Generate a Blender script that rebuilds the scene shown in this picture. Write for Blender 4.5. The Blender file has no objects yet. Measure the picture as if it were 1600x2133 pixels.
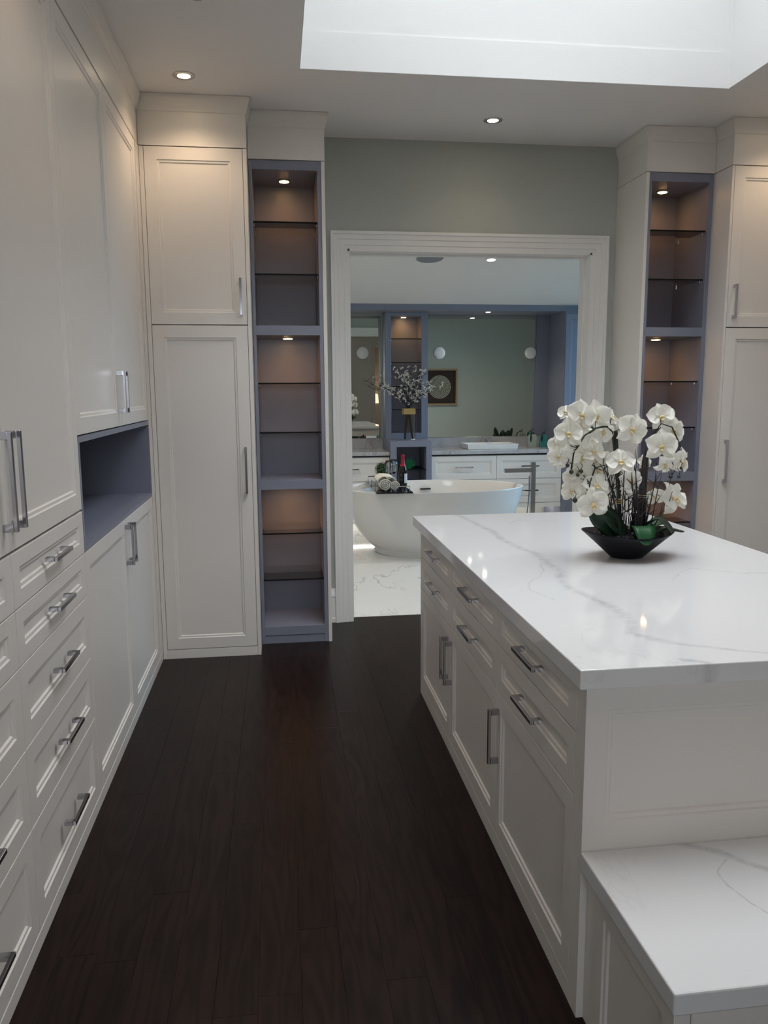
import bpy, bmesh, math, random
from mathutils import Vector, Matrix
random.seed(7)
SC = bpy.context.scene
COL = SC.collection

# ------------------------------------------------------------------ camera
YAW, PITCH, ROLL, FPX, EYE = 0.1316, 0.1522, -0.0058, 1650.83, 1.55
_F = Vector((math.sin(YAW)*math.cos(PITCH), math.cos(YAW)*math.cos(PITCH), -math.sin(PITCH)))
_R = Vector((math.cos(YAW), -math.sin(YAW), 0)); _U = _R.cross(_F)
_R2 = _R*math.cos(ROLL) + _U*math.sin(ROLL); _U2 = _U*math.cos(ROLL) - _R*math.sin(ROLL)
cam_d = bpy.data.cameras.new('camera'); cam = bpy.data.objects.new('camera', cam_d); COL.objects.link(cam)
cam.matrix_world = Matrix(((_R2.x, _U2.x, -_F.x, 0), (_R2.y, _U2.y, -_F.y, 0), (_R2.z, _U2.z, -_F.z, EYE), (0, 0, 0, 1)))
cam_d.sensor_fit = 'HORIZONTAL'; cam_d.sensor_width = 36; cam_d.lens = FPX/1600*36
cam_d.clip_start = 0.02; cam_d.clip_end = 200
SC.camera = cam

# ------------------------------------------------------------------ world, exposure
w = bpy.data.worlds.new('sky'); SC.world = w; w.use_nodes = True
bg = w.node_tree.nodes['Background']
bg.inputs['Color'].default_value = (0.955, 0.965, 0.97, 1); bg.inputs['Strength'].default_value = 7.0
vs = SC.view_settings
vs.view_transform = 'Standard'; vs.look = 'None'; vs.gamma = 1; vs.use_curve_mapping = False
vs.exposure = 0.30
WARM = (1.0, 0.74, 0.50)
AMBER = (1.0, 0.38, 0.12)
CAN_W, PUCK_W, BATH_W = 8.0, 1.3, 30.0
SC.cycles.use_denoising = True
SC.cycles.max_bounces = 10; SC.cycles.diffuse_bounces = 6; SC.cycles.transparent_max_bounces = 16

def portal(name, loc, sx, sy, rot):
    l = bpy.data.lights.new(name, 'AREA'); l.shape = 'RECTANGLE'; l.size = sx; l.size_y = sy; l.energy = 1
    l.cycles.is_portal = True
    o = bpy.data.objects.new(name, l); o.location = loc; o.rotation_euler = rot; COL.objects.link(o)
portal('skylight_portal', (1.27, 2.885, 4.55), 2.25, 2.6, (0, 0, 0))
portal('bath_window_portal', (4.42, 7.4, 1.8), 1.6, 2.2, (0, math.pi/2, 0))
portal('back_window_portal', (.1, -1.42, 1.9), 1.2, 1.2, (math.pi/2, 0, 0))

# ------------------------------------------------------------------ materials
def newmat(name):
    m = bpy.data.materials.new(name); m.use_nodes = True
    nt = m.node_tree; return m, nt, nt.nodes['Principled BSDF']
def N(nt, t, **kw):
    n = nt.nodes.new('ShaderNode'+t)
    for k, v in kw.items(): setattr(n, k, v)
    return n
def L(nt, a, b): nt.links.new(a, b)
def M2(nt, op, a, b=None, clamp=False):
    n = N(nt, 'Math', operation=op); n.use_clamp = clamp
    for i, x in enumerate((a, b)):
        if x is None: continue
        if isinstance(x, (int, float)): n.inputs[i].default_value = x
        else: L(nt, x, n.inputs[i])
    return n.outputs[0]
def mixcol(nt, fac, a, b):
    n = N(nt, 'Mix', data_type='RGBA')
    for sock, x in ((n.inputs[0], fac), (n.inputs[6], a), (n.inputs[7], b)):
        if isinstance(x, (int, float)): sock.default_value = x
        elif isinstance(x, tuple): sock.default_value = (*x, 1)
        else: L(nt, x, sock)
    return n.outputs[2]
def plain(name, c, rough=.5, metal=0, spec=.5, bump=0, bscale=200, var=0, coat=0):
    m, nt, b = newmat(name)
    b.inputs['Base Color'].default_value = (*c, 1); b.inputs['Roughness'].default_value = rough
    b.inputs['Metallic'].default_value = metal; b.inputs['Specular IOR Level'].default_value = spec
    b.inputs['Coat Weight'].default_value = coat
    tc = N(nt, 'NewGeometry')
    if var:
        n = N(nt, 'TexNoise'); n.inputs['Scale'].default_value = 3; n.inputs['Detail'].default_value = 4
        L(nt, tc.outputs['Position'], n.inputs['Vector'])
        L(nt, mixcol(nt, n.outputs[0], tuple(x*(1-var) for x in c), tuple(min(1, x*(1+var)) for x in c)), b.inputs['Base Color'])
    if bump:
        n = N(nt, 'TexNoise'); n.inputs['Scale'].default_value = bscale
        L(nt, tc.outputs['Position'], n.inputs['Vector'])
        bp = N(nt, 'Bump'); bp.inputs['Strength'].default_value = bump; bp.inputs['Distance'].default_value = .002
        L(nt, n.outputs[0], bp.inputs['Height']); L(nt, bp.outputs[0], b.inputs['Normal'])
    return m
def emit(name, c, s):
    m, nt, b = newmat(name); b.inputs['Base Color'].default_value = (.8, .8, .8, 1)
    b.inputs['Emission Color'].default_value = (*c, 1); b.inputs['Emission Strength'].default_value = s
    return m
def pane_glass(name, tint, gloss=.06, rough=0.0):
    m, nt, b = newmat(name); out = nt.nodes['Material Output']; nt.nodes.remove(b)
    t = N(nt, 'BsdfTransparent'); t.inputs[0].default_value = (*tint, 1)
    g = N(nt, 'BsdfGlossy'); g.inputs['Roughness'].default_value = rough; g.inputs[0].default_value = (1, 1, 1, 1)
    lw = N(nt, 'Fresnel'); lw.inputs[0].default_value = 1.45
    mx = N(nt, 'MixShader')
    L(nt, M2(nt, 'MULTIPLY', lw.outputs[0], gloss/.04, True), mx.inputs[0]); L(nt, t.outputs[0], mx.inputs[1]); L(nt, g.outputs[0], mx.inputs[2])
    L(nt, mx.outputs[0], out.inputs['Surface']); return m

def curve_vein(nt, u, v, pts, width, wob):
    """distance field to a vein whose v-position is a function of u: returns 0..1 mask"""
    us = [p[0] for p in pts]; vsx = [p[1] for p in pts]
    u0, u1, v0, v1 = min(us), max(us), min(vsx)-.02, max(vsx)+.02
    mr = M2(nt, 'DIVIDE', M2(nt, 'SUBTRACT', u, u0), u1-u0, True)
    fc = N(nt, 'FloatCurve'); cv = fc.mapping.curves[0]
    ps = sorted(((a-u0)/(u1-u0), (b-v0)/(v1-v0)) for a, b in pts)
    cv.points[0].location = ps[0]; cv.points[1].location = ps[-1]
    for p in ps[1:-1]: cv.points.new(*p)
    for p in cv.points: p.handle_type = 'VECTOR'
    fc.mapping.update(); L(nt, mr, fc.inputs['Value'])
    c = M2(nt, 'ADD', M2(nt, 'MULTIPLY', fc.outputs[0], v1-v0), v0)
    d = M2(nt, 'ABSOLUTE', M2(nt, 'ADD', M2(nt, 'SUBTRACT', v, c), wob))
    mask = M2(nt, 'SUBTRACT', 1, M2(nt, 'DIVIDE', d, width), True)
    ing = M2(nt, 'MULTIPLY', M2(nt, 'GREATER_THAN', u, u0), M2(nt, 'LESS_THAN', u, u1))
    return M2(nt, 'MULTIPLY', mask, ing)

def marble(name, base, vein, scale=1.0, width=.02, strength=.5, rough=.12, mottling=.03, curves=(), rot=0.6):
    m, nt, b = newmat(name)
    geo = N(nt, 'NewGeometry'); pos = geo.outputs['Position']
    n1 = N(nt, 'TexNoise'); n1.inputs['Scale'].default_value = 1.3*scale; n1.inputs['Detail'].default_value = 7; n1.inputs['Roughness'].default_value = .58
    mp = N(nt, 'Mapping'); mp.inputs['Rotation'].default_value = (0, 0, rot); mp.inputs['Scale'].default_value = (1.6, .7, 1.2)
    L(nt, pos, mp.inputs[0]); L(nt, mp.outputs[0], n1.inputs['Vector'])
    ridge = M2(nt, 'ABSOLUTE', M2(nt, 'SUBTRACT', n1.outputs[0], .5))
    v1 = M2(nt, 'SUBTRACT', 1, M2(nt, 'DIVIDE', ridge, width), True)
    n2 = N(nt, 'TexNoise'); n2.inputs['Scale'].default_value = .9*scale; L(nt, pos, n2.inputs['Vector'])
    gate = M2(nt, 'MULTIPLY', M2(nt, 'SUBTRACT', n2.outputs[0], .45), 6, True)
    mask = M2(nt, 'MULTIPLY', M2(nt, 'MULTIPLY', v1, gate), strength)
    sx = N(nt, 'SeparateXYZ'); L(nt, pos, sx.inputs[0])
    wn = N(nt, 'TexNoise'); wn.inputs['Scale'].default_value = 9; wn.inputs['Detail'].default_value = 6; L(nt, pos, wn.inputs['Vector'])
    wobc = M2(nt, 'SUBTRACT', wn.outputs[0], .5)
    w2 = N(nt, 'TexNoise'); w2.inputs['Scale'].default_value = 40; w2.inputs['Detail'].default_value = 4; L(nt, pos, w2.inputs['Vector'])
    for axis, pts, wd, st, wob in curves:
        u, v = (sx.outputs[1], sx.outputs[0]) if axis == 'y' else (sx.outputs[0], sx.outputs[1])
        k = curve_vein(nt, u, v, pts, wd, M2(nt, 'MULTIPLY', wobc, wob))
        brk = M2(nt, 'MULTIPLY', M2(nt, 'SUBTRACT', w2.outputs[0], .22), 2.2, True)
        mask = M2(nt, 'MAXIMUM', mask, M2(nt, 'MULTIPLY', M2(nt, 'MULTIPLY', k, brk), st))
    n3 = N(nt, 'TexNoise'); n3.inputs['Scale'].default_value = 2.5*scale; n3.inputs['Detail'].default_value = 5; L(nt, pos, n3.inputs['Vector'])
    bc = mixcol(nt, n3.outputs[0], tuple(x*(1-mottling) for x in base), tuple(min(1, x*(1+mottling)) for x in base))
    L(nt, mixcol(nt, mask, bc, vein), b.inputs['Base Color'])
    b.inputs['Roughness'].default_value = rough
    return m

def wood_floor():
    m, nt, b = newmat('dark_oak')
    geo = N(nt, 'NewGeometry'); oi = N(nt, 'ObjectInfo')
    off = N(nt, 'VectorMath', operation='SCALE'); L(nt, oi.outputs['Random'], off.inputs['Scale']); off.inputs[0].default_value = (13, 57, 3)
    add = N(nt, 'VectorMath', operation='ADD'); L(nt, geo.outputs['Position'], add.inputs[0]); L(nt, off.outputs[0], add.inputs[1])
    mp = N(nt, 'Mapping'); mp.inputs['Scale'].default_value = (9, .9, 1); L(nt, add.outputs[0], mp.inputs[0])
    n1 = N(nt, 'TexNoise'); n1.inputs['Scale'].default_value = 1; n1.inputs['Detail'].default_value = 2; L(nt, mp.outputs[0], n1.inputs['Vector'])
    rings = M2(nt, 'MULTIPLY_ADD', M2(nt, 'SINE', M2(nt, 'MULTIPLY', n1.outputs[0], 70)), .5); nt.nodes[-1].inputs[2].default_value = .5
    mp2 = N(nt, 'Mapping'); mp2.inputs['Scale'].default_value = (170, 6, 1); L(nt, add.outputs[0], mp2.inputs[0])
    n2 = N(nt, 'TexNoise'); n2.inputs['Scale'].default_value = 1; n2.inputs['Detail'].default_value = 3; L(nt, mp2.outputs[0], n2.inputs['Vector'])
    g = M2(nt, 'ADD', M2(nt, 'MULTIPLY', rings, .45), M2(nt, 'MULTIPLY', n2.outputs[0], .55))
    c = mixcol(nt, g, (.0025, .0012, .0010), (.0190, .0090, .0072))
    tone = M2(nt, 'ADD', M2(nt, 'MULTIPLY', oi.outputs['Random'], .35), .82)
    tn = N(nt, 'VectorMath', operation='SCALE'); L(nt, c, tn.inputs[0]); L(nt, tone, tn.inputs['Scale'])
    L(nt, tn.outputs[0], b.inputs['Base Color'])
    b.inputs['Roughness'].default_value = .34; b.inputs['Specular IOR Level'].default_value = .17
    bp = N(nt, 'Bump'); bp.inputs['Strength'].default_value = .12; bp.inputs['Distance'].default_value = .001
    L(nt, g, bp.inputs['Height']); L(nt, bp.outputs[0], b.inputs['Normal'])
    return m

CAB = plain('cabinet_paint', (.735, .70, .660), .38, bump=.02, bscale=90)
GRAY = plain('lavender_gray_paint', (.205, .218, .280), .4, bump=.02)
WALL = plain('sage_gray_wall', (.44, .46, .425), .6, bump=.05, bscale=250)
CEIL = plain('ceiling_white', (.82, .80, .785), .8, bump=.04, bscale=200)
SHAFT = plain('skylight_white', (.74, .735, .725), .7)
TRIM = plain('trim_white', (.80, .785, .76), .35)
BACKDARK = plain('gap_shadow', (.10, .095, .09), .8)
CHROME = plain('polished_chrome', (.50, .50, .54), .14, 1)
STEEL = plain('brushed_steel', (.55, .55, .57), .28, 1)
PORC = plain('white_porcelain', (.80, .785, .765), .12)
BLACK = plain('black_plastic', (.012, .012, .013), .35)
WOODF = wood_floor()
QUARTZ = marble('white_quartz', (.735, .735, .745), (.44, .44, .455), 1.0, .006, .17, .05, .015, curves=(
    ('y', [(3.958, .905), (3.6, .938), (3.413, .952), (3.131, .946), (2.926, .991), (2.635, .973), (2.40, .92), (2.186, .967), (2.035, .958), (1.91, .905), (1.82, .973), (1.73, 1.12), (1.663, 1.30)], .028, .65, .06),
    ('y', [(2.9, .985), (2.75, .95), (2.574, .887), (2.482, .81), (2.387, .795), (2.264, .823)], .006, .6, .05),
    ('x', [(1.09, 3.654), (1.157, 3.72), (1.32, 3.69), (1.40, 3.47), (1.6, 3.3)], .010, .5, .08),
    ('x', [(1.30, 2.45), (1.45, 2.62), (1.6, 2.5), (1.87, 2.42)], .012, .4, .10),
    ('x', [(.93, 1.695), (.965, 1.68), (1.033, 1.627), (1.096, 1.56), (1.25, 1.50), (1.9, 1.35)], .022, .85, .05),
    ('y', [(1.61, 1.028), (1.565, .974), (1.51, .967), (1.455, .984), (1.405, 1.01), (1.36, 1.06), (1.23, 1.09)], .005, .7, .05)))
STONE = marble('gray_quartzite', (.46, .455, .465), (.20, .19, .195), 3.0, .05, .6, .15, .25)
FMARB = marble('white_floor_marble', (.80, .785, .765), (.36, .33, .31), 1.5, .016, .95, .08, .02, rot=1.0)
MIRROR = plain('mirror_silver', (.66, .68, .63), .0, 1)
SHELFG = pane_glass('smoke_shelf_glass', (.97, .975, .97), .05)
EDGEG = plain('dark_glass_edge', (.008, .011, .011), .5, spec=.1)
CLEAR = pane_glass('clear_glass', (.93, .95, .95), .08)
SKYG = pane_glass('skylight_glass', (.96, .98, 1.0), .04)
WINB = pane_glass('blue_tinted_glass', (.58, .82, 1.0), .04)  # blue of the daylight is put into the pane colour
LAMPW = emit('warm_lamp_lens', (1.0, .80, .52), 30)
LAMPA = emit('amber_puck_lens', (1.0, .56, .22), 26)
LAMPB = emit('white_lamp_lens', (1.0, .92, .80), 30)
LEDM = emit('led_strip_lens', (1.0, .97, .92), 14)
SHADE = emit('lit_lamp_shade', (1.0, .66, .40), 1.6)

# ------------------------------------------------------------------ mesh helper
class MB:
    def __init__(s): s.v = []; s.f = []
    def add(s, vs_, fs):
        o = len(s.v); s.v += [tuple(p) for p in vs_]; s.f += [tuple(i+o for i in f) for f in fs]; return s
    def box(s, x0, x1, y0, y1, z0, z1):
        return s.add([(x0,y0,z0),(x1,y0,z0),(x1,y1,z0),(x0,y1,z0),(x0,y0,z1),(x1,y0,z1),(x1,y1,z1),(x0,y1,z1)],
                     [(0,3,2,1),(4,5,6,7),(0,1,5,4),(1,2,6,5),(2,3,7,6),(3,0,4,7)])
    def loops(s, rings, close=True, cap0=True, cap1=True):
        n = len(rings[0]); o = len(s.v)
        for r in rings: s.v += [tuple(p) for p in r]
        for k in range(len(rings)-1):
            for i in range(n if close else n-1):
                j = (i+1) % n
                s.f.append((o+k*n+i, o+k*n+j, o+(k+1)*n+j, o+(k+1)*n+i))
        if cap0: s.f.append(tuple(o+i for i in reversed(range(n))))
        if cap1: s.f.append(tuple(o+(len(rings)-1)*n+i for i in range(n)))
        return s
    def lathe(s, prof, c, n=24, axis='z', sx=1, sy=1):
        rings = []
        for r, h in prof:
            ring = []
            for i in range(n):
                a = 2*math.pi*i/n; p = (r*math.cos(a)*sx, r*math.sin(a)*sy, h)
                if axis == 'y': p = (p[0], h, p[1])
                if axis == 'x': p = (h, p[0], p[1])
                ring.append((c[0]+p[0], c[1]+p[1], c[2]+p[2]))
            rings.append(ring)
        return s.loops(rings)
    def tube(s, pts, rad, n=6):
        pts = [Vector(p) for p in pts]; rings = []
        for k, p in enumerate(pts):
            t = (pts[min(k+1, len(pts)-1)] - pts[max(k-1, 0)]).normalized()
            a = t.cross(Vector((0, 0, 1)) if abs(t.z) < .9 else Vector((1, 0, 0))).normalized(); b = t.cross(a)
            r = rad[k] if isinstance(rad, (list, tuple)) else rad
            rings.append([p + a*r*math.cos(2*math.pi*i/n) + b*r*math.sin(2*math.pi*i/n) for i in range(n)])
        return s.loops(rings)
    def panel(s, O, A, B, Nn, wd, h, t=.02, ins=.06, insb=None, flat=False):
        """door / drawer front: frame with a double stepped bead round a recessed field"""
        O, A, B, Nn = Vector(O), Vector(A), Vector(B), Vector(Nn)
        insb = ins if insb is None else insb
        prof = [(0, -t), (0, -.0012), (.0012, 0)]
        if not flat: prof += [(None, 0, 0), (None, .0035, -.0045), (None, .0125, -.0050), (None, .0165, -.0105)]
        rings = []
        for q in prof:
            if len(q) == 2: da = db = q[0]; d = q[1]
            else: da, db, d = ins+q[1], insb+q[1], q[2]
            rings.append([O + A*a + B*b + Nn*d for a, b in ((da, db), (wd-da, db), (wd-da, h-db), (da, h-db))])
        return s.loops(rings)

WC = {}     # world position of each object's origin
def obj(name, mb, mat, parent=None, smooth=False, bevel=0, origin=None, kind=None, label=None, seg=2):
    me = bpy.data.meshes.new(name)
    xs = [p[0] for p in mb.v]; ys = [p[1] for p in mb.v]; zs = [p[2] for p in mb.v]
    c = Vector(origin) if origin else Vector(((min(xs)+max(xs))/2, (min(ys)+max(ys))/2, (min(zs) if parent is None else (min(zs)+max(zs))/2)))
    me.from_pydata([(p[0]-c.x, p[1]-c.y, p[2]-c.z) for p in mb.v], [], mb.f)
    bm = bmesh.new(); bm.from_mesh(me); bmesh.ops.recalc_face_normals(bm, faces=bm.faces); bm.to_mesh(me); bm.free()
    me.materials.append(mat)
    if smooth:
        for p in me.polygons: p.use_smooth = True
    o = bpy.data.objects.new(name, me); COL.objects.link(o)
    o.location = c - (WC[parent.name] if parent else Vector((0, 0, 0)))
    if parent: o.parent = parent
    WC[o.name] = c
    if bevel:
        b = o.modifiers.new('bevel', 'BEVEL'); b.width = bevel; b.segments = seg; b.limit_method = 'ANGLE'
    if smooth == 'auto':
        try: me.set_sharp_from_angle(angle=math.radians(40))
        except Exception: pass
    if kind: o['kind'] = kind
    if label: o['label'] = label
    return o
def tag(o, label, cat, group=None):
    o['label'] = label; o['category'] = cat
    if group: o['group'] = group
    return o
def thing(name, label, cat, loc, group=None):
    o = bpy.data.objects.new(name, None); COL.objects.link(o); o.location = loc; o.empty_display_size = .05
    WC[o.name] = Vector(loc); return tag(o, label, cat, group)
def struct(name, mb, mat, **kw): return obj(name, mb, mat, kind='structure', **kw)
def box(*a): return MB().box(*a)
def light(name, parent, loc, e, color=WARM, spot=150, size=.03, blend=.6, aim=None):
    l = bpy.data.lights.new(name, 'SPOT'); l.energy = e; l.color = color; l.spot_size = math.radians(spot); l.spot_blend = blend; l.shadow_soft_size = size
    o = bpy.data.objects.new(name, l); COL.objects.link(o); o.parent = parent; o.location = Vector(loc) - WC[parent.name]
    return o

# ================================================================== STRUCTURE
FAR, BACK, XL, XR = 5.205, -1.4, -1.32, 3.42
CZ = 3.104
# wood floor with planks
fl = struct('floor', box(XL, XR, BACK, 5.295, -.06, -.012), plain('subfloor', (.02, .015, .012), .8))
pw = .112; x = -.76
while x < XR-.02:
    y = BACK - 1.3*random.random()
    while y < 5.29:
        ln = random.choice((.9, 1.2, 1.5, 1.8, 2.1)); y1 = min(y+ln, 5.295)
        if 5.295-y1 < .3: y1 = 5.295
        a0, a1, b0, b1 = x+.0001, min(x+pw, XR)-.0001, max(y, BACK)+.0001, y1-.0001
        if b1-b0 > .05:
            dz = random.uniform(-.0003, .0003); e = .0006
            r = lambda d, z: [(a0+d, b0+d, z), (a1-d, b0+d, z), (a1-d, b1-d, z), (a0+d, b1-d, z)]
            obj('plank', MB().loops([r(0, -.012), r(0, -.0005+dz), r(e, dz)]), WOODF, fl)
        y = y1
    x += pw
struct('ground', box(-30, 30, -30, 40, -.5, -.3), plain('dull_lawn', (.12, .13, .09), .9))  # unseen slab added to block sky light from below the horizon
# bathroom tiles
fb = struct('floor', box(-.6, 4.4, 5.295, 9.3, -.06, -.012), plain('grout', (.55, .54, .52), .8))
ty = [5.2965, 5.95, 7.70, 9.30]; tx = [-.6, .3, 1.5, 2.7, 3.9, 4.4]
ty = [5.2965, 6.60, 7.66, 8.72, 9.30]
for j in range(len(ty)-1):
    for i in range(len(tx)-1):
        e = .0012
        a0, a1, b0, b1 = tx[i]+e, tx[i+1]-e, ty[j]+(.0 if j == 0 else e), ty[j+1]-e
        obj('tile', MB().loops([[(a0+d, b0+d, z), (a1-d, b0+d, z), (a1-d, b1-d, z), (a0+d, b1-d, z)] for d, z in ((0, -.012), (0, -.001), (.001, 0))]), FMARB, fb)
# ceiling with skylight opening
SX0, SX1, SY0, SY1 = .147, 2.394, 1.60, 4.172
c = MB(); T = 3.28
c.box(XL, SX0, BACK-.1, FAR, CZ, T).box(SX1, XR, BACK-.1, FAR, CZ, T).box(SX0, SX1, BACK-.1, SY0, CZ, T).box(SX0, SX1, SY1, FAR, CZ, T)
struct('ceiling', c, CEIL)
s = MB(); t = .1; ZT = 4.5
s.box(SX0-t, SX0, SY0-t, SY1+t, T, ZT).box(SX1, SX1+t, SY0-t, SY1+t, T, ZT).box(SX0, SX1, SY0-t, SY0, T, ZT).box(SX0, SX1, SY1, SY1+t, T, ZT)
e = .004
s.box(SX0, SX0+e, SY0, SY1, CZ+.001, T).box(SX1-e, SX1, SY0, SY1, CZ+.001, T).box(SX0+e, SX1-e, SY0, SY0+e, CZ+.001, T).box(SX0+e, SX1-e, SY1-e, SY1, CZ+.001, T)
sk = struct('window_1', s, SHAFT)
f = MB(); f.box(SX0, SX0+.05, SY0, SY1, ZT-.06, ZT).box(SX1-.05, SX1, SY0, SY1, ZT-.06, ZT).box(SX0+.05, SX1-.05, SY0, SY0+.05, ZT-.06, ZT).box(SX0+.05, SX1-.05, SY1-.05, SY1, ZT-.06, ZT)
f.box((SX0+SX1)/2-.02, (SX0+SX1)/2+.02, SY0+.05, SY1-.05, ZT-.06, ZT)
obj('window_frame', f, TRIM, sk)
obj('pane', box(SX0+.05, (SX0+SX1)/2-.02, SY0+.05, SY1-.05, ZT-.03, ZT-.024), SKYG, sk)
obj('pane', box((SX0+SX1)/2+.02, SX1-.05, SY0+.05, SY1-.05, ZT-.03, ZT-.024), SKYG, sk)
# walls of the closet
OX0, OX1, OZ = .464, 2.083, 2.437
WY1 = 5.372
m = MB().box(XL, OX0, FAR, WY1, 0, T).box(OX1, 4.4, FAR, WY1, 0, T).box(OX0, OX1, FAR, WY1, OZ, T)
struct('wall_front', m, WALL)
struct('wall_left', box(XL-.1, XL, BACK-.1, WY1, 0, T), WALL)
struct('wall_right', box(XR, XR+.1, BACK-.1, FAR, 0, T), CAB)
bx0, bx1, bz = 2.41, 3.25, 2.62
BW = (-.5, .7, 1.3, 2.5)  # window opening added behind the camera to let in fill light
struct('wall_back', MB().box(XL, BW[0], BACK-.1, BACK, 0, T).box(BW[1], bx0, BACK-.1, BACK, 0, T).box(BW[0], BW[1], BACK-.1, BACK, 0, BW[2]).box(BW[0], BW[1], BACK-.1, BACK, BW[3], T).box(bx1, XR, BACK-.1, BACK, 0, T).box(bx0, bx1, BACK-.1, BACK, bz, T), TRIM)
bw = struct('window_3', MB().box(BW[0], BW[0]+.06, BACK-.1, BACK+.02, BW[2], BW[3]).box(BW[1]-.06, BW[1], BACK-.1, BACK+.02, BW[2], BW[3]).box(BW[0]+.06, BW[1]-.06, BACK-.1, BACK+.02, BW[2], BW[2]+.06).box(BW[0]+.06, BW[1]-.06, BACK-.1, BACK+.02, BW[3]-.06, BW[3]), TRIM)
obj('pane', box(BW[0]+.06, BW[1]-.06, BACK-.06, BACK-.054, BW[2]+.06, BW[3]-.06), SKYG, bw)
# bedroom nook behind the back wall, seen in the vanity mirror
BED = plain('taupe_bedroom_wall', (.20, .15, .12), .7)
struct('wall_bedroom', MB().box(1.9, 4.2, -4.6, -4.5, 0, 3.0).box(1.9, 2.0, -4.5, BACK-.1, 0, 3.0).box(4.1, 4.2, -4.5, BACK-.1, 0, 3.0), BED)
struct('ceiling', box(1.9, 4.2, -4.6, BACK-.1, 2.9, 3.0), CEIL)
struct('floor', box(2.0, 4.1, -4.6, BACK-.1, -.06, -.001), plain('bedroom_carpet', (.25, .22, .2), .95))

def casing(name, x0, x1, zt, y, sgn, wd=.108):
    prof = [(0, 0), (0, .030), (.018, .030), (.021, .024), (.048, .0225), (.051, .0175), (.083, .0165), (.086, .012), (wd, .012), (wd, 0)]
    X0, X1, ZT = x0-wd, x1+wd, zt+wd
    st = [lambda u, d: (X0+u, y+sgn*d, 0), lambda u, d: (X0+u, y+sgn*d, ZT-u), lambda u, d: (X1-u, y+sgn*d, ZT-u), lambda u, d: (X1-u, y+sgn*d, 0)]
    return struct(name, MB().loops([[q(u, d) for u, d in prof] for q in st]), TRIM)
casing('trim_1', OX0, OX1, OZ, FAR, -1)
casing('trim_2', OX0, OX1, OZ, WY1, 1)
casing('trim_3', bx0, bx1, bz, BACK, 1)
struct('trim_4', MB().box(OX0, OX0+.012, FAR-.012, WY1+.012, 0, OZ).box(OX1-.012, OX1, FAR-.012, WY1+.012, 0, OZ).box(OX0, OX1, FAR-.012, WY1+.012, OZ-.012, OZ)
       .box(OX1-.022, OX1-.012, FAR+.07, FAR+.11, 0, OZ-.012).box(OX0+.012, OX0+.022, FAR+.07, FAR+.11, 0, OZ-.012).box(OX0+.022, OX1-.022, FAR+.07, FAR+.11, OZ-.022, OZ-.012), TRIM)
def baseb(name, x0, x1, y):
    pr = [(0, 0), (-.022, 0), (-.022, .03), (-.016, .034), (-.016, .17), (-.020, .178), (-.020, .19), (-.010, .215), (-.006, .232), (0, .232)]
    struct(name, MB().loops([[(xx, y+a, b) for a, b in pr] for xx in (x0, x1)]), TRIM)
baseb('baseboard_left', .303, .355, FAR); baseb('baseboard_right', 2.192, 2.243, FAR)

# bathroom shell
BY = 9.17; BZ = 2.47
struct('wall_bath_far', box(-.7, 4.5, BY, BY+.1, 0, 3.2), WALL)
struct('wall_bath_left', box(-.7, -.6, WY1, BY, 0, 3.2), WALL)
wy0, wy1, wz0, wz1 = 6.3, 8.5, 1.0, 2.6
struct('wall_bath_right', MB().box(4.4, 4.5, FAR, wy0, 0, 3.2).box(4.4, 4.5, wy1, BY, 0, 3.2).box(4.4, 4.5, wy0, wy1, 0, wz0).box(4.4, 4.5, wy0, wy1, wz1, 3.2), WALL)
wn = struct('window_2', MB().box(4.38, 4.5, wy0, wy0+.06, wz0, wz1).box(4.38, 4.5, wy1-.06, wy1, wz0, wz1).box(4.38, 4.5, wy0+.06, wy1-.06, wz0, wz0+.06).box(4.38, 4.5, wy0+.06, wy1-.06, wz1-.06, wz1).box(4.40, 4.48, 7.37, 7.43, wz0+.06, wz1-.06), TRIM)
for q in ((wy0+.06, 7.37), (7.43, wy1-.06)):
    obj('pane', box(4.44, 4.446, q[0], q[1], wz0+.06, wz1-.06), WINB, wn)
KS = .15
def bzat(y): return BZ + (8.66-y)*KS
struct('ceiling', MB().loops([[(xx, WY1, bzat(WY1)), (xx, 8.66, BZ), (xx, BY, BZ), (xx, BY, BZ+.12), (xx, 8.66, BZ+.12), (xx, WY1, bzat(WY1)+.12)] for xx in (-.6, 4.4)]), CEIL)
SOF = struct('trim_5', box(-.6, 4.4, 8.66, BY, 2.405, BZ), GRAY)

# ================================================================== CABINETRY
def handle(parent, c, axis, nrm, ln, proj=.037, w=.013):
    """square bar pull, two posts; c is on the door face"""
    c, A, Nn = Vector(c), Vector(axis), Vector(nrm); S = A.cross(Nn)
    def bx(mb, a0, a1, s0, s1, n0, n1):
        v = [c + A*a + S*s_ + Nn*n_ for n_ in (n0, n1) for a, s_ in ((a0, s0), (a1, s0), (a1, s1), (a0, s1))]
        return mb.add(v, [(0,3,2,1),(4,5,6,7),(0,1,5,4),(1,2,6,5),(2,3,7,6),(3,0,4,7)])
    m = MB(); h = ln/2
    bx(m, -h, h, -w/2, w/2, proj-.010, proj)
    bx(m, -h, -h+.020, -w/2, w/2, 0, proj-.0101); bx(m, h-.020, h, -w/2, w/2, 0, proj-.0101)
    return obj('handle', m, CHROME, parent, bevel=.001, seg=1)
X1, Y1, Z1 = Vector((1, 0, 0)), Vector((0, 1, 0)), Vector((0, 0, 1))
G = .0016
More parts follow.
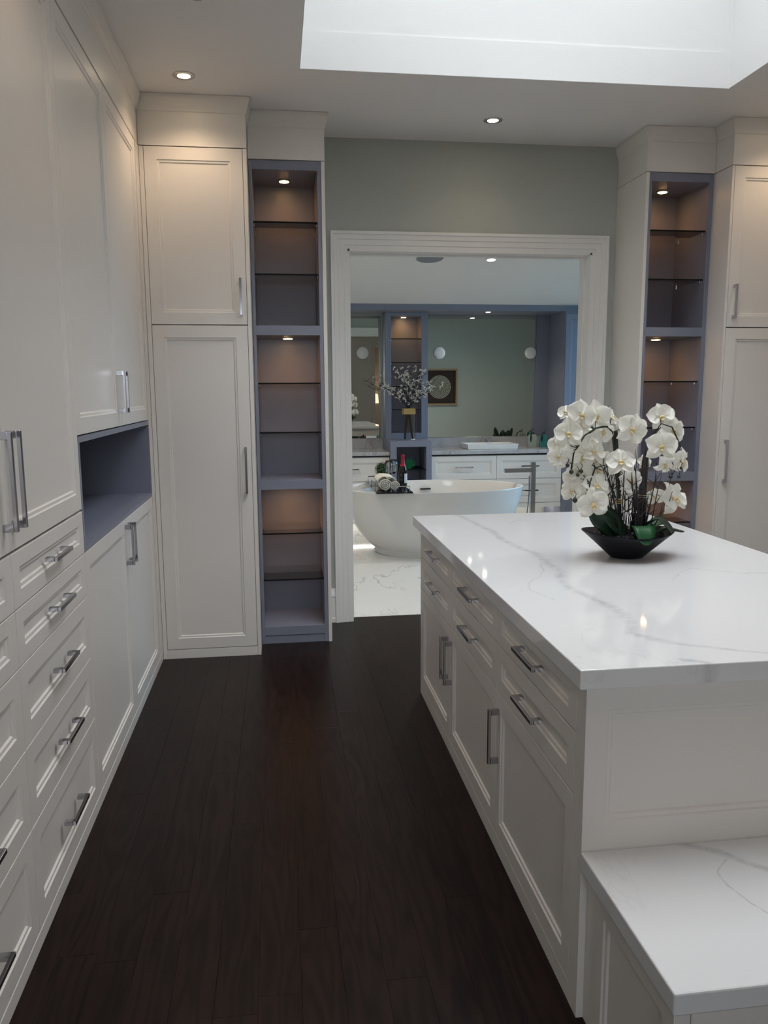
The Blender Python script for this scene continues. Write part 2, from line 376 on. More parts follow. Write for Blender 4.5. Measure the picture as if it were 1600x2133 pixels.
def front_x(root, name, X, nx, y0, y1, z0, z1, ins=.06, insb=None, hpos=None, hlen=.18, hax='y', mat=None):
    """door or drawer front facing +x (nx=1) or -x (nx=-1), outer face at X"""
    o = obj(name, MB().panel((X, y0+G, z0+G), (0, 1, 0), (0, 0, 1), (nx, 0, 0), y1-y0-2*G, z1-z0-2*G, ins=ins, insb=insb), mat or CAB, root)
    if hpos: handle(o, (X, hpos[0], hpos[1]), (0, 1, 0) if hax == 'y' else (0, 0, 1), (nx, 0, 0), hlen)
    return o
def front_y(root, name, Y, x0, x1, z0, z1, ins=.065, hpos=None, hlen=.19, mat=None, hax='z', insb=None, g=G):
    o = obj(name, MB().panel((x0+g, Y, z0+g), (1, 0, 0), (0, 0, 1), (0, -1, 0), x1-x0-2*g, z1-z0-2*g, ins=ins, insb=insb), mat or CAB, root)
    if hpos: handle(o, (hpos[0], Y, hpos[1]), (0, 0, 1) if hax == 'z' else (1, 0, 0), (0, -1, 0), hlen)
    return o
LX = -.70
DT = 2.838     # door top line
BZ0 = .05      # top of plinth
# --- left run, near double unit (tall doors over two stacks of five drawers)
yA, yB, yC, yD = 1.363, 2.136, 2.909, 4.470
t1 = thing('drawer_cabinet', 'tall white cabinet on the left, two tall doors above stacked drawers', 'cabinet', (-1.0, (yA+yC)/2, 0))
obj('carcass', box(XL, LX-.021, yA, yC-.001, BZ0-.002, DT+.004), BACKDARK, t1)
obj('plinth', box(XL, LX, yA, yC, 0, BZ0-.003), CAB, t1, bevel=.0015)
obj('side_panel', box(XL, LX, yA-.0205, yA-.0005, 0, CZ-.002), CAB, t1)
front_x(t1, 'door', LX, 1, yA, yB, 1.137, DT, hpos=(yB-.036, 1.325), hlen=.255, hax='z')
front_x(t1, 'door', LX, 1, yB, yC, 1.137, DT, hpos=(yB+.036, 1.325), hlen=.255, hax='z')
zs = [1.132, .979, .823, .592, .36, BZ0]
for (a, b) in ((yA, yB), (yB, yC)):
    for k in range(5):
        z1, z0 = zs[k], zs[k+1]
        front_x(t1, 'drawer', LX, 1, a, b, z0, z1, ins=.06, insb=.044 if k < 2 else .058, hpos=((a+b)/2, (z0+z1)/2), hlen=.185)
def crown_x(parent, X, nx, y0, y1):
    pr = [(-.02, DT+.008), (0, DT+.008), (0, 3.018), (.006, 3.022), (.008, 3.034), (.014, 3.046), (.026, 3.085), (.028, CZ-.002), (-.02, CZ-.002)]
    return obj('crown', MB().loops([[(X+nx*a, yy, b) for a, b in pr] for yy in (y0, y1)]), CAB, parent)
crown_x(t1, LX, 1, yA, yC-.001)
obj('soffit', box(XL, LX-.0205, yA, yC-.001, DT+.006, CZ-.002), CAB, t1)
# --- left run, far unit with open niche
t2 = thing('niche_cabinet', 'tall white cabinet on the left with an open gray niche between its doors', 'cabinet', (-1.0, (yC+yD)/2, 0))
nz0, nz1 = .98, 1.395
obj('carcass', MB().box(XL, LX-.021, yC, 4.58, BZ0-.002, nz0-.02).box(XL, LX-.021, yC, 4.58, nz1+.003, DT+.004).box(XL, -1.15, yC, 4.58, nz0-.02, nz1+.003), BACKDARK, t2)
obj('plinth', box(XL, LX, yC+.0005, 4.588, 0, BZ0-.003), CAB, t2, bevel=.0015)
ym = 3.70
for z0, z1, hz in ((nz1+.003, DT, 1.55), (BZ0, nz0, .862)):
    front_x(t2, 'door', LX, 1, yC, ym, z0, z1, hpos=(ym-.036, hz), hlen=.185, hax='z')
    front_x(t2, 'door', LX, 1, ym, yD, z0, z1, hpos=(ym+.036, hz), hlen=.185, hax='z')
ny0, ny1 = yC+.003, yD
nb = obj('niche', MB().box(-1.14, LX, ny0, ny1, nz0-.0, nz0+.018).box(-1.14, LX, ny0, ny1, nz1-.022, nz1).box(-1.14, LX, ny0, ny0+.02, nz0+.018, nz1-.022).box(-1.14, LX, ny1-.004, ny1+.014, nz0+.018, nz1-.022).box(-1.149, -1.14, ny0, ny1, nz0, nz1), GRAY, t2)
obj('filler_strip', MB().box(LX-.0195, LX, yD+.015, 4.589, BZ0, DT+.004), CAB, t2)
crown_x(t2, LX, 1, yC, 4.562)
obj('soffit', box(XL, LX-.0205, yC, 4.589, DT+.006, CZ-.002), CAB, t2)

# --- wardrobes either side, facing the camera
WYF = 4.59
def crown_y(parent, x0, x1, Y, zb, left=False, right=False, depth=FAR, mat=None, ret=None):
    """header board with a cove at the ceiling, returning on exposed ends"""
    pr = [(0, zb), (0, 3.018), (.005, 3.022), (.007, 3.034), (.012, 3.046), (.022, 3.085), (.024, CZ-.002)]
    m = MB(); yr = min(depth-.001, ret if ret else depth)
    rings = []
    for d, z in pr:
        a, b = x0-(d if left else 0), x1+(d if right else 0)
        rings.append([(a, Y-d, z), (b, Y-d, z), (b, yr, z), (a, yr, z)])
    m.loops(rings)
    if ret: m.box(x0, x1, yr+.0002, depth-.001, zb, CZ-.002)
    return obj('crown', m, mat or CAB, parent)
def wardrobe(lab, x0, x1, dx0, dx1, hx, crown_left, crown_right):
    t = thing('wardrobe', lab, 'wardrobe', ((x0+x1)/2, 4.9, 0))
    side = .018
    obj('carcass', box(x0+.002, x1-.002, WYF+.021, FAR-.001, .052, 2.842), BACKDARK, t)
    # face frame: stiles and rails round the inset doors
    obj('side_panel', box(x0, dx0, WYF, FAR-.001, 0, 2.845), CAB, t, bevel=.001)
    obj('side_panel', box(dx1, x1, WYF, FAR-.001, 0, 2.845), CAB, t, bevel=.001)
    obj('plinth', box(dx0+.0005, dx1-.0005, WYF, FAR-.001, 0, .0535), CAB, t, bevel=.001)
    front_y(t, 'door', WYF, dx0, dx1, .055, 1.914, hpos=(hx, 1.105), hlen=.265, g=.0022)
    front_y(t, 'door', WYF, dx0, dx1, 1.915, 2.846, hpos=(hx, 2.066), hlen=.2, g=.0022)
    crown_y(t, x0-.0, x1+.0, WYF-.002, 2.8485, crown_left, crown_right, ret=4.756)
    return t
wardrobe('tall white two-door wardrobe in the far left corner, left of the gray lit shelves', -.699, -.1325, -.676, -.153, -.186, False, True)
wardrobe('tall white two-door wardrobe at the right edge of the photo', 2.685, 3.38, 2.70, 3.36, 2.738, True, False)
# fill between the far-left wardrobe and the left wall
struct('trim_6', box(XL, -.7005, 4.592, FAR-.001, 0, CZ-.002), CAB)

def glass_shelf(parent, x0, x1, y0, y1, z):
    g = obj('glass_shelf', box(x0, x1, y0, y1, z-.005, z+.004), SHELFG, parent)
    obj('glass_edge', box(x0, x1, y0-.0015, y0-.0002, z-.005, z+.004), EDGEG, g)
    for xx in (x0+.004, x1-.004):
        for yy in (y0+.03, y1-.05): obj('shelf_pin', MB().lathe([(.004, -.012), (.004, 0)], (xx, yy, z-.0055), 8), STEEL, g)
def puck(parent, x, y, z, e, spot=150, r=.03, lens=LAMPA, col=None):
    p = obj('puck_light', MB().lathe([(r+.008, 0), (r+.008, -.004), (r+.004, -.006), (r, -.006)], (x, y, z), 20), STEEL, parent, smooth='auto')
    obj('lens', MB().lathe([(r-.002, -.0063), (r-.002, -.0075), (r-.008, -.0085)], (x, y, z), 20), lens, p)
    light('puck_lamp', p, (x, y, z-.012), e, col or AMBER, spot, .02, .9)
def bookcase(lab, x0, x1, lx, panel_side):
    """gray display case x0..x1; pale end panel on panel_side"""
    Y, t = 4.79, thing('display_case', lab, 'shelves', ((x0+x1)/2, 5.0, 0))
    ix0, ix1 = lx
    fx0, fx1 = (x0+.0215, x1) if panel_side < 0 else (x0, x1-.0215)
    yb = FAR-.012
    obj('end_panel', box(*( (x0, x0+.021) if panel_side < 0 else (x1-.021, x1)), Y-.006, FAR-.001, 0, 2.8455), CAB, t, bevel=.001, label='pale white end panel beside the gray case')
    obj('side', box(fx0, ix0, Y, FAR-.001, 0, 2.8455), GRAY, t, bevel=.0008)
    obj('side', box(ix1, fx1, Y, FAR-.001, 0, 2.8455), GRAY, t, bevel=.0008)
    obj('back_panel', box(ix0, ix1, yb, FAR-.001, .05, 2.845), GRAY, t)
    obj('top_rail', box(ix0, ix1, Y, yb, 2.795, 2.8455), GRAY, t, bevel=.0008)
    obj('bottom_board', box(ix0, ix1, Y, yb, .052, .107), GRAY, t, bevel=.0008)
    obj('toe_kick', box(ix0, ix1, Y+.004, yb, 0, .049), GRAY, t)
    for z0, z1 in ((1.874, 1.929), (.962, 1.017)):
        obj('thick_shelf', box(ix0, ix1, Y+.0, yb, z0, z1), GRAY, t, bevel=.0008)
    for z in (2.513, 2.222, 1.595, 1.304, .688, .399):
        glass_shelf(t, ix0+.001, ix1-.001, Y+.02, yb-.004, z)
    xm = (ix0+ix1)/2
    for z in (2.795, 1.874, .962): puck(t, xm, 5.03, z, PUCK_W)
    crown_y(t, x0, x1, Y-.008, 2.8485, panel_side < 0, panel_side > 0)
    return t
bookcase('tall lavender gray lit display shelves with glass shelves, left of the doorway', -.130, .302, (-.112, .2585), 1)
bookcase('tall lavender gray lit display shelves with glass shelves, right of the doorway behind the orchid', 2.245, 2.683, (2.2865, 2.657), -1)

# --- island
IX0, IX1, IY0, IY1 = .698, 1.85, 1.686, 3.868
t = thing('island_cabinet', 'white island cabinet with drawers and doors under the long marble-veined worktop', 'cabinet', ((IX0+IX1)/2, (IY0+IY1)/2, 0))
CT0, CT1 = .866, .914
obj('carcass', box(IX0+.021, IX1-.021, IY0+.021, IY1-.02, .056, CT0-.001), BACKDARK, t)
obj('plinth', box(IX0, IX1, IY0+.056, IY1, 0, .0555), CAB, t, bevel=.001)
obj('corner_stile', box(IX0, IX0+.02, IY0+.0205, 1.742, 0, CT0-.001), CAB, t)
obj('corner_stile', box(IX0, IX0+.06, 3.845, IY1, .056, CT0-.001), CAB, t, bevel=.001)
# end panel facing the bench, with one long double bead above the bench
obj('end_panel', box(IX0, IX1, IY0, IY0+.02, 0, .4505), CAB, t)
O, A_, B_, Nn = Vector((IX0, IY0, .451)), X1, Z1, -Y1
wd_, h_ = IX1-IX0, CT0-.001-.451
def ring4(l, b, rr, tt, d): return [O+A_*l+B_*b+Nn*d, O+A_*(wd_-rr)+B_*b+Nn*d, O+A_*(wd_-rr)+B_*(h_-tt)+Nn*d, O+A_*l+B_*(h_-tt)+Nn*d]
rg = [ring4(0, 0, 0, 0, -.02), ring4(0, 0, 0, 0, 0)]
for k, d in ((0, 0), (.0035, -.0045), (.0125, -.005), (.0165, -.0105)): rg.append(ring4(.055+k, .072+k, .06+k, .06+k, d))
obj('end_panel', MB().loops(rg), CAB, t)
obj('side_panel', box(IX1-.02, IX1, IY0+.0205, IY1, .056, CT0-.001), CAB, t)
obj('side_panel', box(IX0+.061, IX1-.021, IY1-.019, IY1, .056, CT0-.001), CAB, t)
cols = [1.743, 2.450, 3.169, 3.845]
for k in range(3):
    a, b = cols[k], cols[k+1]
    front_x(t, 'drawer', IX0, -1, a, b, .725, CT0-.004, ins=.055, insb=.042, hpos=((a+b)/2-.02, .800), hlen=.19)
    front_x(t, 'drawer', IX0, -1, a, b, .564, .725, ins=.055, insb=.05, hpos=((a+b)/2-.02, .650), hlen=.19)
    hy = (b-.036, b-.036, a+.036)[k]
    front_x(t, 'door', IX0, -1, a, b, .057, .564, ins=.055, insb=.055, hpos=(hy, .415), hlen=.19, hax='z')
wt = obj('worktop', box(.672, 1.874, 1.663, 3.955, CT0, CT1), QUARTZ, bevel=.003)
tag(wt, 'long white veined quartz worktop on the island, with the orchid on it', 'worktop')
# --- bench
t = thing('bench', 'low white panelled bench cabinet against the near end of the island', 'bench', (1.27, 1.44, 0))
BX = .712
obj('carcass', box(BX+.021, 1.82, 1.272, IY0-.001, .0, .4015), BACKDARK, t)
obj('filler_strip', box(BX+.004, BX+.0205, 1.6225, IY0-.001, .0, .4015), CAB, t)
obj('side_panel', MB().panel((BX, 1.25, 0), (0, 1, 0), (0, 0, 1), (-1, 0, 0), .372, .4015, ins=.045, insb=.055), CAB, t)
obj('door', MB().panel((BX+.035, 1.25, .055), (1, 0, 0), (0, 0, 1), (0, -1, 0), .50, .345, ins=.06), CAB, t)
obj('door', MB().panel((BX+.538, 1.25, .055), (1, 0, 0), (0, 0, 1), (0, -1, 0), .50, .345, ins=.06), CAB, t)
obj('corner_stile', box(BX+.001, BX+.033, 1.2505, 1.27, .0, .4015), CAB, t)
obj('plinth', box(BX+.034, 1.80, 1.262, 1.271, 0, .054), CAB, t)
bt = obj('bench_worktop', box(.696, 1.874, 1.224, IY0-.0215+.021, .402, .449), QUARTZ, bevel=.004)
tag(bt, 'low white veined quartz slab in the lower right corner', 'bench top')

# ================================================================== CEILING FIXTURES
def downlight(lab, x, y, z, e, color=WARM, r=.032, rim=.056, lens=LAMPW, group=None, spot=130, tilt=None):
    t = thing('downlight', lab, 'ceiling light', (x, y, z), group)
    obj('trim_ring', MB().lathe([(rim, 0), (rim, -.002), (rim-.003, -.004), (r, -.004), (r, -.0005)], (x, y, z), 28), STEEL if rim > .05 else TRIM, t, smooth='auto')
    obj('lens', MB().lathe([(r-.001, -.0006), (r-.001, -.003), (r*.6, -.0045)], (x, y, z), 24), lens, t)
    light('downlight_lamp', t, (x, y, z-.02), e, color, spot, .035, .7)
    if tilt: t.rotation_euler = (-math.atan(tilt), 0, 0)
    return t
downlight('recessed ceiling downlight above the far left wardrobe', -.42, 4.317, CZ, CAN_W)
downlight('recessed ceiling downlight in front of the wall above the doorway', 1.287, 4.783, CZ, CAN_W*.25)
downlight('recessed ceiling downlight above the left drawer cabinet, out of frame', -.36, 2.35, CZ, CAN_W*.6)
downlight('recessed ceiling downlight in front of the right wardrobe, out of frame', 2.98, 4.30, CZ, CAN_W)
downlight('recessed ceiling downlight above the bench, out of frame', 1.2, .9, CZ, CAN_W*1.3)  # unseen lamp added to light the island end and bench front
v = thing('smoke_detector', 'small gray round detector on the ceiling at the top edge', 'detector', (-.277, 3.46, CZ))
obj('base', MB().lathe([(.042, 0), (.042, -.008), (.038, -.011)], (-.277, 3.46, CZ-.0005), 24), plain('gray_plastic', (.35, .35, .35), .5), v, smooth='auto')
obj('cover', MB().lathe([(.032, -.0115), (.032, -.018), (.024, -.022)], (-.277, 3.46, CZ-.0005), 24), plain('gray_plastic_cover', (.42, .42, .42), .5), v, smooth='auto')

# ================================================================== BATHROOM
VY = 8.60
def vanity(lab, x0, x1, splits, hl):
    t = thing('vanity_cabinet', lab, 'cabinet', ((x0+x1)/2, 8.9, .23))
    obj('carcass', box(x0, x1, VY+.021, BY-.001, .232, .826), CAB, t)
    obj('reveal', box(x0, x1, VY+.03, BY-.001, .8262, .8442), BLACK, t)  # black strip stands in for the shade under the stone top
    obj('bottom_rail', box(x0, x1, VY, VY+.02, .232, .282), CAB, t)
    for a, b in splits:
        front_y(t, 'drawer', VY, a, b, .561, .824, ins=.055, hpos=((a+b)/2, .70), hlen=hl, hax='x')
        front_y(t, 'drawer', VY, a, b, .285, .559, ins=.055, hpos=((a+b)/2, .43), hlen=hl, hax='x')
    ls = obj('light_strip', box(x0+.03, x1-.03, 8.92, 8.94, .224, .2315), LEDM, t)
    return t
vanity('white floating vanity cabinet left of the gray tower in the bathroom', -.55, 1.203, ((-.55, .325), (.325, 1.203)), .2)
vanity('white floating vanity cabinet with the sink on it, right of the gray tower', 1.668, 3.168, ((1.668, 2.412), (2.412, 3.168)), .2)
def vtop(lab, x0, x1):
    t = thing('stone_worktop', lab, 'worktop', ((x0+x1)/2, 8.88, .845))
    obj('slab', box(x0, x1, VY-.02, BY-.001, .845, .886), STONE, t, bevel=.002)
    obj('backsplash', box(x0, x1, BY-.022, BY-.001, .8862, .998), STONE, t)
vtop('gray stone vanity top left of the gray tower', -.58, 1.203)
vtop('gray stone vanity top under the white basin', 1.668, 3.168)
# tower
t = thing('vanity_tower', 'dusty blue gray tower with lit shelves above a lower box, between the two vanities', 'shelves', (1.435, 8.9, 0))
tx0, tx1 = 1.206, 1.665
lo = MB().box(tx0, 1.275, 8.55, BY-.001, .232, 1.004).box(1.603, tx1, 8.55, BY-.001, .232, 1.004).box(1.275, 1.603, 8.55, BY-.001, .938, 1.004).box(1.275, 1.603, 8.55, BY-.001, .232, .285).box(1.275, 1.603, 9.0, BY-.001, .285, .938)
obj('lower_box', lo, GRAY, t, bevel=.001)
obj('glass_shelf', box(1.276, 1.602, 8.56, 8.999, .680, .688), EDGEG, t)
ux0, ux1 = 1.268, 1.612
up_ = MB().box(tx0, ux0, 8.90, BY-.001, 1.0045, 2.404).box(ux1, tx1+.02, 8.90, BY-.001, 1.0045, 2.404).box(ux0, ux1, 8.90, BY-.001, 2.365, 2.404).box(ux0, ux1, 8.90, BY-.001, 1.0045, 1.072).box(ux0, ux1, 9.15, BY-.001, 1.072, 2.365)
obj('upper_case', up_, GRAY, t, bevel=.001)
for z in (2.117, 1.858, 1.594, 1.337): glass_shelf(t, ux0+.001, ux1-.001, 8.915, 9.145, z)
puck(t, 1.43, 9.04, 2.365, 1.5, 150, col=(1, .5, .14))
# tall linen cabinet at the right end
t = thing('linen_cabinet', 'tall dusty blue gray linen cabinet at the right end of the vanity', 'cabinet', (3.55, 8.85, 0))
obj('carcass', box(3.172, 4.39, 8.62, BY-.001, .0, 2.404), GRAY, t)
obj('door', MB().panel((3.176, 8.60, .08), (1, 0, 0), (0, 0, 1), (0, -1, 0), .60, 2.29, t=.019), GRAY, t)
obj('door', MB().panel((3.78, 8.60, .08), (1, 0, 0), (0, 0, 1), (0, -1, 0), .60, 2.29, t=.019), GRAY, t)
# mirrors
def mirror(lab, x0, x1, z0, z1, bev):
    t = thing('wall_mirror', lab, 'mirror', ((x0+x1)/2, BY-.004, z0))
    y = BY-.001
    rr = lambda d, yy: [(x0+d, yy, z0+d), (x1-d, yy, z0+d), (x1-d, yy, z1-d), (x0+d, yy, z1-d)]
    obj('silvered_glass', MB().loops([rr(0, y-.0022), rr(0, y-.004), rr(bev, y-.006)]), MIRROR, t)
    obj('backing', MB().loops([rr(.002, y), rr(.002, y-.002)]), BLACK, t)
mirror('narrow wall mirror left of the gray tower', -.4, 1.188, 1.000, 2.385, .028)
mirror('wide wall mirror above the white basin', 1.692, 3.02, 1.000, 2.400, .006)
struct('trim_7', box(3.022, 3.171, BY-.03, BY-.001, .9985, 2.404), GRAY)
PLATE = plain('white_glass_disc', (.75, .75, .74), .35)
for lab, xx in (('round white disc sconce on the narrow left mirror', .975), ('round white disc sconce on the wide mirror, nearest the tower', 1.866), ('round white disc sconce at the right end of the wide mirror', 2.952)):
    t = thing('sconce', lab, 'sconce', (xx, BY-.02, 1.973))
    obj('back_plate', MB().lathe([(.030, 0), (.030, -.012)], (xx, BY-.0075, 1.973), 20, 'y'), CHROME, t)
    obj('diffuser', MB().lathe([(.058, -.0125), (.067, -.016), (.067, -.024), (.060, -.030), (.03, -.033)], (xx, BY-.0075, 1.973), 28, 'y'), PLATE, t, smooth='auto')
# soffit and bathroom downlights, speaker
downlight('recessed downlight in the soffit over the wide mirror', 2.345, 8.80, 2.405, BATH_W*.4, (1, .88, .7), .026, .034, LAMPB)
downlight('recessed ceiling downlight in the bathroom, seen below the door head', 1.923, 7.142, bzat(7.142), BATH_W, (1, .9, .75), .037, .050, LAMPB, tilt=KS)
for lab, xx, yy in (('recessed bathroom downlight over the left vanity, out of frame', .1, 7.6), ('recessed bathroom downlight over the tub filler, out of frame', 2.9, 7.2), ('recessed bathroom downlight by the left bathroom wall, out of frame', -.2, 6.6)):
    downlight(lab, xx, yy, bzat(yy), BATH_W, (1, .88, .74), .037, .050, LAMPB, spot=150, tilt=KS)  # unseen lamps added to brighten the bathroom
t = thing('ceiling_speaker', 'round gray speaker grille on the bathroom ceiling', 'speaker', (1.363, 7.128, bzat(7.128)))
t.rotation_euler = (-math.atan(KS), 0, 0)
obj('rim', MB().lathe([(.121, 0), (.121, -.004), (.113, -.006), (.111, -.002)], (1.363, 7.128, bzat(7.128)-.0005), 32), plain('speaker_rim', (.32, .33, .35), .6), t, smooth='auto')
obj('grille', MB().lathe([(.110, -.0022), (.108, -.0045), (.05, -.006)], (1.363, 7.128, bzat(7.128)-.0005), 32), plain('speaker_mesh', (.24, .25, .27), .7, bump=.4, bscale=600), t, smooth='auto')

# bathtub
TX, TY, TZ = 1.485, 7.56, .625
t = thing('bathtub', 'white oval freestanding bathtub on the marble bathroom floor', 'bathtub', (TX, TY, 0))
def oval(a, b, z, n=64): return [(TX+a*math.cos(2*math.pi*i/n), TY+b*math.sin(2*math.pi*i/n), z) for i in range(n)]
pr = [(.0, .575), (.006, .582), (.055, .582), (.062, .60), (.12, .662), (.20, .728), (.28, .78), (.36, .822), (.45, .856), (.55, .88), (.61, .893), (TZ-.004, .895), (TZ, .890)]
rings = [oval(a, .47+(a-.575)*.22, z) for z, a in pr]
inn = [(TZ, .868), (TZ-.006, .862), (.55, .845), (.42, .80), (.30, .735), (.22, .65), (.18, .54), (.165, .35), (.16, .1)]
rings += [oval(a, (.47+(a-.575)*.22-.0) * (1 if a > .6 else a/.6*.98), z) for z, a in inn]
tb = obj('tub_shell', MB().loops(rings), PORC, t, smooth='auto')
obj('overflow_slot', box(1.452, 1.560, TY+.497, TY+.53, .528, .541), BLACK, tb)
# floor standing tub filler
t = thing('tub_filler', 'square chrome floor-standing tub filler at the right end of the bathtub', 'faucet', (2.505, 7.6, 0))
obj('post', box(2.482, 2.528, 7.577, 7.623, .004, .835), CHROME, t, bevel=.002)
obj('floor_plate', box(2.455, 2.555, 7.55, 7.65, .0005, .0038), CHROME, t)
obj('spout', box(2.212, 2.4815, 7.582, 7.618, .737, .776), CHROME, t, bevel=.002)
obj('handle', MB().box(2.390, 2.4815, 7.588, 7.612, .795, .808).box(2.5285, 2.57, 7.592, 7.608, .797, .805), CHROME, t)
obj('lever', MB().box(2.43, 2.4815, 7.594, 7.606, .548, .556).box(2.5285, 2.566, 7.594, 7.606, .548, .556), BLACK, t)
obj('hand_shower', MB().tube([(2.468, 7.6, .70), (2.468, 7.6, .66), (2.47, 7.6, .55), (2.462, 7.6, .4), (2.45, 7.6, .3), (2.452, 7.6, .12), (2.483, 7.6, .08)], .006, 8), CHROME, t)

# tray across the tub and its things
t = thing('bath_tray', 'dark glass bath tray with chrome rails lying across the left end of the bathtub', 'tray', (1.03, 7.5, TZ))
TT = TZ+.0135
IT = TT+.001
obj('tray_plate', box(.862, 1.198, 7.03, 7.99, TZ+.0015, TT), plain('dark_tray_glass', (.015, .015, .017), .06), t, bevel=.002)
def rail(y0, y1, x0, x1): return MB().tube([(x0, y0, TT+.001), (x0, y0, TT+.05), (x1, y1, TT+.05), (x1, y1, TT+.001)], .005, 8)
obj('rail', rail(7.05, 7.05, 1.00, 1.17), CHROME, t); obj('rail', rail(7.95, 7.95, .89, 1.06), CHROME, t); obj('rail', rail(7.30, 7.62, .885, .885), CHROME, t)
# rolled towel
def spiral(c, r0, turns, y0, y1, th=.010):
    pts = []; n = int(turns*18)
    for i in range(n+1):
        a = 2*math.pi*i/18; r = r0*(1-i/(n+4))
        pts.append((c[0]+r*math.cos(a)*1.05, c[2]+r*math.sin(a)*.95))
    m = MB(); o = []
    for k, (px, pz) in enumerate(pts):
        q = pts[max(k-1, 0)]; s_ = pts[min(k+1, n)]; d = Vector((s_[0]-q[0], s_[1]-q[1])).normalized(); nn = Vector((-d.y, d.x))*th/2
        o.append([(px+nn.x, y0, pz+nn.y), (px-nn.x, y0, pz-nn.y), (px-nn.x, y1, pz-nn.y), (px+nn.x, y1, pz+nn.y)])
    return m.loops(o)
TOW = plain('ivory_terry', (.74, .71, .64), .95, bump=.5, bscale=350)
t = thing('rolled_towel', 'rolled ivory towel on the bath tray in front of the plant', 'towel', (.98, 7.25, IT))
obj('towel_roll', spiral((.955, 0, IT+.058), .054, 3.2, 7.10, 7.42), TOW, t, smooth=True)
obj('towel_roll', spiral((1.045, 0, IT+.046), .042, 2.6, 7.12, 7.42), TOW, t, smooth=True)
fold = MB(); rings = []
for yy in (7.12, 7.2, 7.3, 7.4): rings.append([(.955+.078*math.cos(a)+.03*(a < 1.2), yy, IT+.075+.066*math.sin(a)+random.uniform(-.003, .003)) for a in [math.pi*k/12 for k in range(1, 12)]] + [(.955+.068*math.cos(a)+.03*(a < 1.2), yy, IT+.075+.056*math.sin(a)) for a in [math.pi*k/12 for k in range(11, 0, -1)]])
obj('towel_fold', MB().loops(rings), TOW, t, smooth=True)
# wine glasses
def glass(lab, x, y, z, hgt=.235, r=.042):
    t = thing('wine_glass', lab, 'glass', (x, y, z))
    obj('foot', MB().lathe([(.034, 0), (.034, .002), (.008, .006), (.004, .012), (.0035, .085), (.006, .092)], (x, y, z), 20), CLEAR, t, smooth=True)
    pr = [(.006, .0925), (.022, .100), (.036, .122), (r, .155), (r*.93, .195), (r*.80, hgt)]
    obj('bowl', MB().lathe(pr + [(q-.0012, h) for q, h in reversed(pr[1:])] + [(.004, .0955)], (x, y, z), 24), CLEAR, t, smooth=True)
glass('wine glass on the bath tray beside the towel', 1.06, 7.62, IT); glass('second wine glass behind the towel, nearer the bottle', 1.125, 7.74, IT)
# champagne bottle
bx, by = 1.165, 7.42
t = thing('champagne_bottle', 'dark wine bottle with red foil neck standing on the bath tray', 'bottle', (bx, by, IT))
obj('bottle_body', MB().lathe([(.036, 0), (.041, .004), (.041, .155), (.037, .18), (.026, .205), (.018, .225)], (bx, by, IT), 28), plain('dark_bottle_glass', (.008, .007, .006), .06), t, smooth='auto')
obj('foil', MB().lathe([(.0275, .203), (.0185, .226), (.0165, .27), (.017, .285), (.0175, .30), (.015, .308), (.004, .311)], (bx, by, IT), 24), plain('red_foil', (.36, .012, .03), .3, .3), t, smooth='auto')
m = MB(); rr = []
for z in (IT+.04, IT+.13):
    rr.append([(bx+.0416*math.cos(a), by+.0416*math.sin(a), z) for a in [math.radians(q) for q in range(-80, 31, 10)]])
m.loops(rr, close=False, cap0=False, cap1=False); obj('label', m, plain('paper_label', (.62, .62, .64), .6), t)
obj('neck_band', MB().lathe([(.0282, .197), (.0282, .203), (.0262, .207)], (bx, by, IT), 24), plain('red_band', (.55, .03, .03), .35), t, smooth='auto')
# boxwood ball
px_, py_ = 1.015, 7.80
t = thing('boxwood_plant', 'small round boxwood ball in a pale pot at the far end of the bath tray', 'plant', (px_, py_, IT))
obj('pot', MB().lathe([(.030, 0), (.034, .002), (.043, .062), (.046, .064), (.046, .075), (.040, .075), (.038, .066), (.004, .064)], (px_, py_, IT), 24), plain('tan_pot', (.55, .42, .30), .7), t, smooth='auto')
m = MB()
for i in range(900):
    d = Vector((random.gauss(0, 1), random.gauss(0, 1), random.gauss(0, 1))).normalized()
    p = Vector((px_, py_, IT+.137)) + d*random.uniform(.052, .072); s_ = random.uniform(.006, .010)
    a = d.cross(Vector((random.random(), random.random(), 1))).normalized(); b = (d*.6+d.cross(a)).normalized()
    m.add([p, p+a*s_*.5+b*s_*.6, p+b*s_*1.4, p-a*s_*.5+b*s_*.6], [(0, 1, 2, 3)])
obj('foliage', m, plain('boxwood_green', (.022, .062, .018), .5, var=.5), t, kind='stuff')
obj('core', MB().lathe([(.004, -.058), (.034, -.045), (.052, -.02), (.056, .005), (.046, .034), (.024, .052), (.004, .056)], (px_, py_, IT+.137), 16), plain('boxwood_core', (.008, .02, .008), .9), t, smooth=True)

# basin and its tap
t = thing('basin', 'white rectangular basin sitting on the gray stone vanity top', 'sink', (2.395, 8.865, .886))
x0, x1, y0, y1, z0, z1 = 2.10, 2.692, 8.69, 9.04, .8865, .945
rg = lambda d, z: [(x0+d, y0+d, z), (x1-d, y0+d, z), (x1-d, y1-d, z), (x0+d, y1-d, z)]
obj('bowl', MB().loops([rg(.012, z0), rg(0, z1), rg(.014, z1), rg(.030, z0+.015), rg(.13, z0+.008)]), PORC, t, bevel=.003)
obj('drain', MB().lathe([(.022, 0), (.022, .003), (.016, .004)], (2.396, 8.865, z0+.009), 16), CHROME, t)
t = thing('basin_tap', 'chrome single-lever tap behind the white basin', 'faucet', (2.42, 9.09, .886))
obj('body', box(2.402, 2.438, 9.072, 9.106, .8862, .985), CHROME, t, bevel=.002)
obj('spout', box(2.407, 2.433, 8.97, 9.0715, .952, .968), CHROME, t, bevel=.002)
obj('lever', box(2.405, 2.475, 9.078, 9.098, .9855, .997), CHROME, t, bevel=.002)
